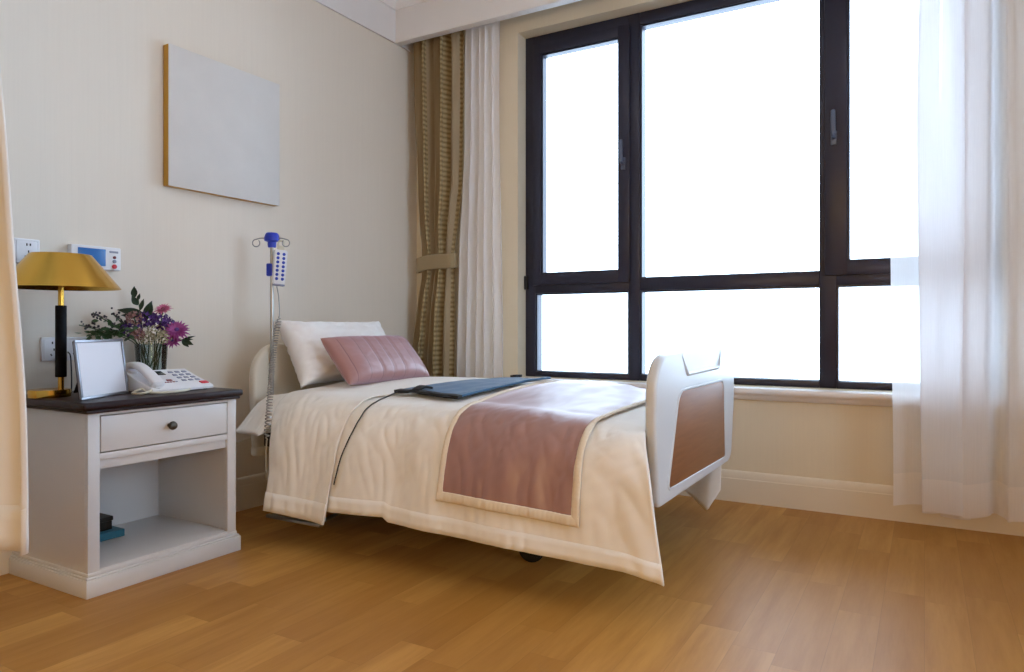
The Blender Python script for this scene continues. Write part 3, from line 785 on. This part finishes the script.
bm = bmesh.new(); lathe(bm, [(.0001, 0), (.034, 0), (.038, .006), (.038, .034), (.034, .04), (.0001, .04)], 28); bw = obj('bumper', bm, M['headplastic'], hb); bw.location = (HX + .004, 2.292, .30)
boxobj('mattress', (-2.60, -.825, 2.285, 3.215, .412, .530), M['linen2'], bed, .04, 4)
def frame(bm):
    box(bm, -2.66, -.80, 2.285, 2.325, .345, .405, .004); box(bm, -2.66, -.80, 3.185, 3.225, .345, .405, .004)
    for x in (-2.66, -2.0, -1.4, -.85): box(bm, x, x + .05, 2.325, 3.185, .35, .40, .003)
    box(bm, -2.64, -.82, 2.29, 3.22, .402, .410)
obj('bed_frame', mk(frame), M['metaldark'], bed)
def legs(bm):
    box(bm, -2.46, -1.23, 2.36, 2.43, .115, .165, .005); box(bm, -2.46, -1.23, 3.08, 3.15, .115, .165, .005)
    for x in (-2.46, -1.30): box(bm, x, x + .07, 2.43, 3.08, .118, .162, .005)
    for x in (-2.30, -1.42):
        for y in (2.395, 3.115): tube(bm, [(x, y, .14), (x + .10 * (1 if x < -2 else -1), y, .36)], .022, 10)
obj('undercarriage', mk(legs), M['metaldark'], bed)
def brake(bm):
    box(bm, -2.40, -2.09, 2.070, 2.095, .098, .112, .004)
    for x in (-2.38, -2.12): tube(bm, [(x, 2.085, .105), (x, 2.37, .14)], .008, 8)
obj('brake_bar', mk(brake), M['steel'], bed)
for cxx in (-2.43, -1.28):
    for cyy in (2.395, 3.115):
        bm = bmesh.new(); lathe(bm, [(.0001, -.014), (.040, -.014), (.050, -.010), (.0515, 0), (.050, .010), (.040, .014), (.0001, .014)], 24)
        wv = obj('castor', bm, M['black'], bed); wv.rotation_euler = (PI / 2, 0, .3); wv.location = (cxx - .02, cyy, .052)
        bm = bmesh.new(); box(bm, -.028, .028, -.026, -.017, .03, .10, .003); box(bm, -.028, .028, .017, .026, .03, .10, .003); box(bm, -.028, .028, -.026, .026, .092, .115, .004)
        fk = obj('castor_fork', bm, M['metaldark'], bed); fk.location = (cxx, cyy, 0)

# bedding surface -----------------------------------------------------------
def h_edge(x): return interp(x, [(-2.6, .588), (-2.0, .590), (-1.5, .584), (-1.2, .574), (-.97, .562), (-.79, .556)])
def h_crown(x): return interp(x, [(-2.6, .026), (-1.9, .034), (-1.5, .040), (-1.25, .030), (-.97, .015), (-.79, .008)])
def top_z(x, y):
    return h_edge(x) + h_crown(x) * (1 - clamp(((y - 2.82) / .52) ** 2, 0, 1.2))
def bez(p0, p1, p2, p3, t):
    a = 1 - t; return a ** 3 * p0 + 3 * a * a * t * p1 + 3 * a * t * t * p2 + t ** 3 * p3
YT, YF = 2.335, 3.235
def near_hem(x):   # y, z of the near hem
    z = interp(x, [(-2.6, .165), (-2.02, .172), (-1.76, .186), (-1.735, .170), (-1.45, .163), (-1.13, .154), (-.95, .146), (-.88, .142), (-.79, .108)])
    y = interp(x, [(-2.6, 2.072), (-1.2, 2.062), (-.95, 2.07), (-.79, 2.115)])
    return y, z
def base_pt(x, w, hem=near_hem):
    """w 0 near hem .. .42 top near .. .66 top far .. 1 far hem"""
    if w < .42:
        t = 1 - w / .42
        hy, hz = hem(x); zt = top_z(x, YT)
        y = bez(YT, 2.115, 2.115, hy, t); z = bez(zt, zt + .004, zt - .135, hz, t)
        drop = sst(.25, 1, t)
        # the foot corner spills past the foot board; loose folds below
        xf = sst(-1.02, -.79, x)
        x2 = x + .112 * xf * max(0, (t - .14) / .86) ** .8
        # the cloth is tighter near the foot end at mid height
        return Vector((x2, y - .012 * xf * math.sin(PI * t), z))
    if w < .66:
        y = lerp(YT, YF, (w - .42) / .24); return Vector((x, y, top_z(x, y)))
    t = (w - .66) / .34; zt = top_z(x, YF)
    hz = interp(x, [(-2.6, .22), (-1.15, .20), (-1.02, .13), (-.86, .035), (-.79, .15)])
    y = bez(YF, 3.36, 3.36, 3.375, t); z = bez(zt, zt, zt - .13, hz, t)
    return Vector((x - .03 * t * sst(-1.1, -.79, x), y, z))
def wrinkle(x, w, seed=0):
    """height of the folds, along the outward normal"""
    d = clamp(1 - w / .42); top = 1 - sst(0, .12, d)
    q = .0
    # soft vertical folds that open towards the hem
    env = sst(.2, 1.0, d)
    q += env * (.010 * math.sin(x * 15 + 1.2 * math.sin(x * 4.1) + .8 * nz(x * 2, d * 1.5, seed)) + .012 * nz(x * 5.5, d * 1.1, 3 + seed))
    # small crumples
    c1 = nz(x * 9 + d * 1.5, d * 1.9 + x * 1.5, 7 + seed); c2 = nz(x * 21 - d * 3, d * 3.6 + x * 3, 9 + seed); c3 = nz(x * 36 + d * 14, d * 9 - x * 10, 12 + seed)
    q += (.012 * (abs(c1) - .2) + .0062 * (abs(c2) - .2) * 1.4 + .0020 * c3) * sst(.02, .3, d)
    # slanted pull folds near the foot end
    f = sst(-1.22, -.85, x)
    ph = (x * 30 + d * 9.5 + .8 * nz(x * 4, d * 3, 2))
    q += f * sst(.08, .4, d) * .011 * math.sin(ph) * (1 - .35 * d)
    if w > .66:
        e2 = sst(.68, .9, w); q += e2 * (.016 * nz(x * 9, w * 6, 21) + .010 * math.sin(x * 34 + w * 9))
    if w > .42:
        yy = (w - .42) / .24
        q += .004 * nz(x * 7, yy * 4, 5 + seed) + .004 * abs(nz(x * 15, yy * 7, 6 + seed))
    return q
def cloth_pt(x, w, off, hem=near_hem, seed=0, wk=1.0):
    e = .004
    p = base_pt(x, w, hem)
    a = base_pt(x + e, w, hem) - base_pt(x - e, w, hem); b = base_pt(x, min(1, w + e), hem) - base_pt(x, max(0, w - e), hem)
    n = a.cross(b); n.normalize()
    return p + n * (wrinkle(x, w, seed) * wk + off)

# duvet over the whole mattress, down to the foot board
DX0, DX1 = -2.46, -.799
def dxl(w): return DX0 + .20 * sst(.1, 1, clamp(1 - w / .42))
def dv(bm):
    grid(bm, 210, 150, lambda u, v: cloth_pt(lerp(dxl(v), DX1, u), v, .004))
du = obj('duvet', mk(dv), M['linen'], auto=False); thick(du, .010, 0)
tag(du, 'white cotton duvet draped over the hospital bed with a loose foot corner', 'duvet')
# hem stitching of the duvet is a narrow raised band
def hs_(bm): grid(bm, 210, 3, lambda u, v: cloth_pt(lerp(dxl(.03 * v), DX1, u), lerp(.0, .030, v), .0088))
hb2 = obj('hem_band', mk(hs_), M['linen'], du, auto=False); thick(hb2, .003, 0)

# turned-down sheet at the head end
def hem_s(x): return (2.052, interp(x, [(-2.5, .140), (-2.30, .136), (-2.0, .122)]))
def sx(u, w):
    d = clamp(1 - w / .42)
    l = lerp(-2.45, -2.36, sst(.1, 1, d)); r = interp(w, [(0, -2.028), (.2, -2.012), (.38, -1.985), (.55, -1.905), (.8, -1.85)])
    r += .010 * nz(w * 14, 2, 2)
    return lerp(l, r, u)
def sh(bm): grid(bm, 70, 120, lambda u, v: cloth_pt(sx(u, v * .80), v * .80, .0185, hem_s, 0))
so = obj('bed_sheet', mk(sh), M['linen'], auto=False); thick(so, .006, 0)
tag(so, 'white top sheet turned down at the head end, hanging lower than the duvet', 'sheet')
def shb(bm): grid(bm, 70, 3, lambda u, v: cloth_pt(sx(u, v * .034), v * .034, .0238, hem_s, 0))
o = obj('hem_band', mk(shb), M['linen'], so, auto=False); thick(o, .003, 0)

# dusty rose runner with a cream border
RX0, RX1 = -1.505, -.968
def w_at(z):    # w of the near drape at a height
    lo_, hi = 0., .40
    for _ in range(40):
        m_ = (lo_ + hi) / 2
        if base_pt(-1.2, m_).z < z: lo_ = m_
        else: hi = m_
    return lo_
RW0 = w_at(.268); RW1 = .86
def rhump(x, w): return .020 * sst(.42, .56, w) * sst(-1.5, -1.38, x) * (1 - sst(-1.35, -1.1, x)) * (1 - sst(.66, .72, w))
def rpt(x, w, off): return cloth_pt(x, w, off + rhump(x, w) + .003 * math.sin(x * 60 + 2 * nz(x * 3, w * 6)) * .35, seed=0, wk=.8)
bw_ = .019; bwv = .019
def rn(bm): grid(bm, 90, 110, lambda u, v: rpt(lerp(RX0 + bw_ * .8, RX1 - bw_ * .8, u), lerp(RW0 + bwv * .8, RW1, v), .0185))
rr_ = obj('bed_runner', mk(rn), M['runner'], auto=False); thick(rr_, .007, 0)
tag(rr_, 'dusty rose satin runner with cream border laid across the bed foot', 'runner')
def rb(bm):
    puff = lambda s_: .004 * math.sin(PI * s_) ** .5 if 0 < s_ < 1 else 0
    q = lambda a: .0007 * math.sin(a * 260)
    grid(bm, 6, 150, lambda u, v: rpt(lerp(RX0, RX0 + bw_, u), lerp(RW0, RW1, v), .0200 + puff(u) + q(v * 1.4 + u * .01)))
    grid(bm, 6, 150, lambda u, v: rpt(lerp(RX1 - bw_, RX1, u), lerp(RW0, RW1, v), .0200 + puff(u) + q(v * 1.4 + u * .01)))
    grid(bm, 150, 6, lambda u, v: rpt(lerp(RX0, RX1, u), lerp(RW0, RW0 + bwv, v), .0205 + puff(v) + q(u * .8)))
o = obj('border', mk(rb), M['border'], rr_, auto=False); thick(o, .006, 0)

# blue electric heating pad and its cable
NL, NR, FR, FL = Vector((-1.945, 2.392)), Vector((-1.600, 2.350)), Vector((-1.475, 2.89)), Vector((-1.73, 3.02))
def w_of_y(x, y):
    lo_, hi = .2, .66
    for _ in range(36):
        m_ = (lo_ + hi) / 2
        if base_pt(x, m_).y < y: lo_ = m_
        else: hi = m_
    return lo_
def pad_pt(u, v, off):
    p = NL.lerp(NR, u).lerp(FL.lerp(FR, u), v)
    over = sst(-1.56, -1.49, p.x)
    c = cloth_pt(p.x, w_of_y(p.x, p.y), .0300 + .013 * over + off)
    c.z += .004 * nz(u * 5, v * 4, 4)
    return c
def pd(bm): grid(bm, 40, 50, lambda u, v: pad_pt(u, v, 0))
po = obj('heating_pad', mk(pd), M['pad'], auto=False); thick(po, .008, 0)
tag(po, 'folded slate blue heating pad with black corners lying on the bed', 'heating pad')
for k, (uu, vv, oo) in enumerate((((-.01, 1.01), (-.03, .018), .001), ((-.03, .10), (.955, 1.03), .010))):
    bm = bmesh.new(); grid(bm, 44, 4, lambda u, v: pad_pt(lerp(*uu, u), lerp(*vv, v), oo))
    o = obj('binding' if k == 0 else 'corner_tab', bm, M['padtrim'], po, auto=False); thick(o, .012, 0)
bm = bmesh.new(); grid(bm, 8, 10, lambda u, v: pad_pt(lerp(.28, .38, u), lerp(-.02, .10, v), .006 + .010 * math.sin(PI * v)))
o = obj('strap', bm, M['padtrim'], po, auto=False); thick(o, .008, 0)
def cb(bm):
    tab = ((0, -1.93), (.10, -1.925), (.25, -1.93), (.42, -1.94), (.6, -1.96), (.8, -1.985), (.95, -2.0), (1.0, -2.005))
    pts = [cloth_pt(interp(k / 60, tab), lerp(.39, .055, k / 60), .0165) for k in range(61)]
    pts[0] = pad_pt(.03, .02, .004)
    tube(bm, spline(pts, 2), .0028, 7)
o = obj('power_cable', mk(cb), M['wire'], po)

# ------------------------------------------------------------------ pillows
def pillow_mesh(w, h, t, n=44, wr=.004, seed=0, seams=None, ear=.10, fn=None):
    bm = bmesh.new()
    def pos(a, b, s):
        ca = 1 - ear * .5 * (1 - abs(b) ** 3) * abs(a) ** 4; cb = 1 - ear * (1 - abs(a) ** 3) * abs(b) ** 4
        X = a * w / 2 * ca; Y = b * h / 2 * cb
        e = (max(0, (1 - a ** 4)) * max(0, (1 - b ** 4))) ** .52
        Z = t / 2 * e + wr * nz(a * 4 + seed, b * 4, s) * e + wr * .8 * nz(a * 9, b * 9 + seed, s) * e ** .5
        if seams: Z -= seams(X) * e
        v = Vector((X, Y, Z * s))
        return fn(v) if fn else v
    T = {}; B_ = {}
    for i in range(n + 1):
        for j in range(n + 1):
            a = math.sin((i / n - .5) * PI) * .35 + (i / n * 2 - 1) * .65; b = math.sin((j / n - .5) * PI) * .35 + (j / n * 2 - 1) * .65
            T[i, j] = bm.verts.new(pos(a, b, 1))
            B_[i, j] = T[i, j] if i in (0, n) or j in (0, n) else bm.verts.new(pos(a, b, -1))
    for i in range(n):
        for j in range(n):
            bm.faces.new((T[i, j], T[i + 1, j], T[i + 1, j + 1], T[i, j + 1]))
            q = (B_[i, j], B_[i, j + 1], B_[i + 1, j + 1], B_[i + 1, j])
            bm.faces.new(q)
    return bm
def place_pillow(o, bl, br, tl, push=0):
    """bottom-left, bottom-right, top-left corners; local x -> bl..br, local y -> bl..tl"""
    bl, br, tl = map(Vector, (bl, br, tl))
    x = (br - bl).normalized(); y = (tl - bl); y = (y - x * y.dot(x)).normalized(); z = x.cross(y)
    c = bl + (br - bl) / 2 + (tl - bl) / 2 + z * push
    o.matrix_world = Matrix((( x.x, y.x, z.x, c.x), (x.y, y.y, z.y, c.y), (x.z, y.z, z.z, c.z), (0, 0, 0, 1)))
o = obj('pillow', pillow_mesh(.74, .36, .165, wr=.013, seed=3, ear=.20), M['linen2'], auto=False)
place_pillow(o, (-2.462, 2.325, .618), (-2.462, 3.065, .618), (-2.640, 2.325, .938))
tag(o, 'white bed pillow standing upright against the headboard', 'pillow')
o = obj('cushion', pillow_mesh(.60, .275, .125, 60, wr=.0015, seed=9, ear=.07, seams=lambda X: .0045 * math.exp(-(((X / .083 + .5) % 1 - .5) * .083 / .004) ** 2)), M['rose'], auto=False)
place_pillow(o, (-2.238, 2.394, .651), (-2.238, 2.994, .651), (-2.402, 2.394, .838), push=-.0)
tag(o, 'dusty rose satin cushion with stitched seams in front of the white pillow', 'cushion')
o = obj('pillow', pillow_mesh(.172, .52, .05, 40, wr=.004, seed=5, ear=.06, fn=lambda v: Vector((v.x + .02 * sst(-.1, -.26, v.y), v.y, v.z - .125 * sst(-.03, -.27, v.y) ** 1.1))), M['linen'], auto=False)
o.location = (-2.558, 2.335, .562)
tag(o, 'flat white pillow with a drooping corner beside the nightstand', 'pillow')

# ------------------------------------------------------------------ drip pole, hand control
PX, PY = -2.664, 2.337
t = thing('drip_pole', 'slim steel drip pole with blue clamp at the head of the bed', 'drip pole', (PX, PY, .4105), (0, 0, -PI / 3))
Z0 = .4105
bm = bmesh.new(); tube(bm, [(0, 0, 0), (0, 0, 1.30 - Z0)], .0085, 14); obj('pole', bm, M['steel'], t)
bm = bmesh.new(); lathe(bm, [(.0001, 1.275 - Z0), (.018, 1.275 - Z0), (.020, 1.285 - Z0), (.020, 1.30 - Z0), (.034, 1.306 - Z0), (.036, 1.318 - Z0), (.030, 1.338 - Z0), (.024, 1.344 - Z0), (.0001, 1.346 - Z0)], 24); obj('hub', bm, M['blue'], t)
for sg in (-1, 1):
    bm = bmesh.new(); cy_ = sg
    pts = [(0, 0, 1.316 - Z0), (.01, sg * .045, 1.318 - Z0), (.012, sg * .070, 1.312 - Z0)]
    for k in range(1, 10):
        a = PI / 2 - k * PI * 1.75 / 9
        pts.append((.012, sg * (.070 + .017 * math.cos(a)), 1.295 - Z0 + .017 * math.sin(a)))
    tube(bm, spline(pts, 4), .0028, 8); obj('hook', bm, M['steel'], t)
bm = bmesh.new(); box(bm, -.012, .012, -.024, .004, 1.14 - Z0, 1.20 - Z0, .005); obj('clamp', bm, M['blue'], t)

t = thing('hand_control', 'white bed hand control with two rows of blue buttons hanging from drip pole', 'remote control', (PX + .046, PY + .012, 1.262), (-.07, .0, -.42))
def hc(bm): prism(bm, roundpoly([(-.028, -.162), (.028, -.162), (.031, 0), (-.031, 0)], .010, 5), 'x', -.011, .011, .004, 3)
hco = obj('control_body', mk(hc), M['phone'], t)
for r in range(7):
    for c in (-1, 1):
        bm = bmesh.new(); lathe(bm, [(.0001, 0), (.0075, 0), (.0065, .003), (.0001, .0035)], 14); b = obj('button', bm, M['bluebtn'], t)
        b.rotation_euler = (0, PI / 2, 0); b.location = (.011, c * .0135, -.020 - r * .0195)
bm = bmesh.new(); box(bm, -.008, .008, -.015, .015, -.002, .020, .003); tube(bm, spline([(0, -.014, .018), (0, -.010, .040), (0, .010, .040), (0, .014, .018)], 6), .004, 8); obj('hanger', bm, M['cordw'], t)
bm = bmesh.new(); box(bm, -.0125, .0125, -.027, .027, -.170, -.161, .003); obj('end_cap', bm, M['greykey'], t)
# coiled cable in world space, parented with the inverse transform baked in
path = spline([(-2.628, 2.334, 1.092), (-2.622, 2.340, 1.04), (-2.615, 2.338, .95), (-2.594, 2.300, .87), (-2.520, 2.215, .76), (-2.425, 2.120, .65), (-2.330, 2.025, .52), (-2.318, 2.004, .40), (-2.318, 2.004, .28)], 60)
pts = []; N = len(path); acc = 0
for i, p in enumerate(path):
    if i: acc += (p - path[i - 1]).length
    u = i / (N - 1); r = .0125 * sst(.24, .30, u) * (1 - sst(.80, .84, u)); a = 2 * PI * acc / .0155
    pts.append(p + Vector((.865 * math.cos(a) * r, .5 * math.cos(a) * r, math.sin(a) * r * .25)) + Vector((.45, -.6, 0)) * math.sin(a) * r * .9)
bm = bmesh.new(); tube(bm, pts, .0028, 6)
bpy.context.view_layer.update()
bm.transform(t.matrix_world.inverted()); obj('coiled_cable', bm, M['steel'], t)

# thin cable on the wall between nightstand and bed
bm = bmesh.new(); tube(bm, spline([(XL + .012, 2.02, .290), (XL + .012, 2.2, .305), (XL + .02, 2.35, .34), (XL + .10, 2.45, .37)], 8), .004, 8)
o = obj('wall_cable', bm, M['creamwire']); tag(o, 'thin cream cable on the wall between nightstand and bed', 'cable')

# ------------------------------------------------------------------ light
w = bpy.data.worlds.new('sky'); SC.world = w; w.use_nodes = True
bg = w.node_tree.nodes['Background']; bg.inputs[0].default_value = (.60, .785, 1, 1); bg.inputs[1].default_value = 8.4
def area(name, loc, rot, size, power, col, shape='DISK'):
    L = bpy.data.lights.new(name, 'AREA'); L.shape = shape; L.size = size; L.energy = power; L.color = col
    o = bpy.data.objects.new(name, L); C.objects.link(o); o.location = loc; o.rotation_euler = rot; return o
for k, (x, y) in enumerate(((-1.75, .9), (0, .9), (-1.75, 2.35), (.1, 2.45))):
    area('downlight', (x, y, ZC - .02), (0, 0, 0), .14, 1.5, (1, .90, .80))
for k, (x, y) in enumerate(((-1.1, -1.3), (.1, -1.3), (1.2, -1.2))):
    area('warm_lamp', (x, y, 1.25), (math.radians(84), 0, 0), .3, 11, (1, .66, .27))

cam = bpy.data.cameras.new('camera'); co_ = bpy.data.objects.new('camera', cam); C.objects.link(co_)
cam.sensor_width = 36; cam.lens = 711.6 / 1024 * 36
co_.location = (0, 0, .9); co_.rotation_euler = (PI / 2, 0, math.radians(30.1))
cam.shift_y = -(336 - 327) / 1024
cam.clip_start = .02
SC.camera = co_
vs = SC.view_settings; vs.view_transform = 'Standard'; vs.look = 'None'; vs.gamma = 1; vs.use_curve_mapping = False; vs.exposure = 0
SC.cycles.max_bounces = 10; SC.cycles.diffuse_bounces = 6; SC.cycles.transparent_max_bounces = 24
SC.cycles.sample_clamp_indirect = 6
SC.cycles.caustics_reflective = False; SC.cycles.caustics_refractive = False
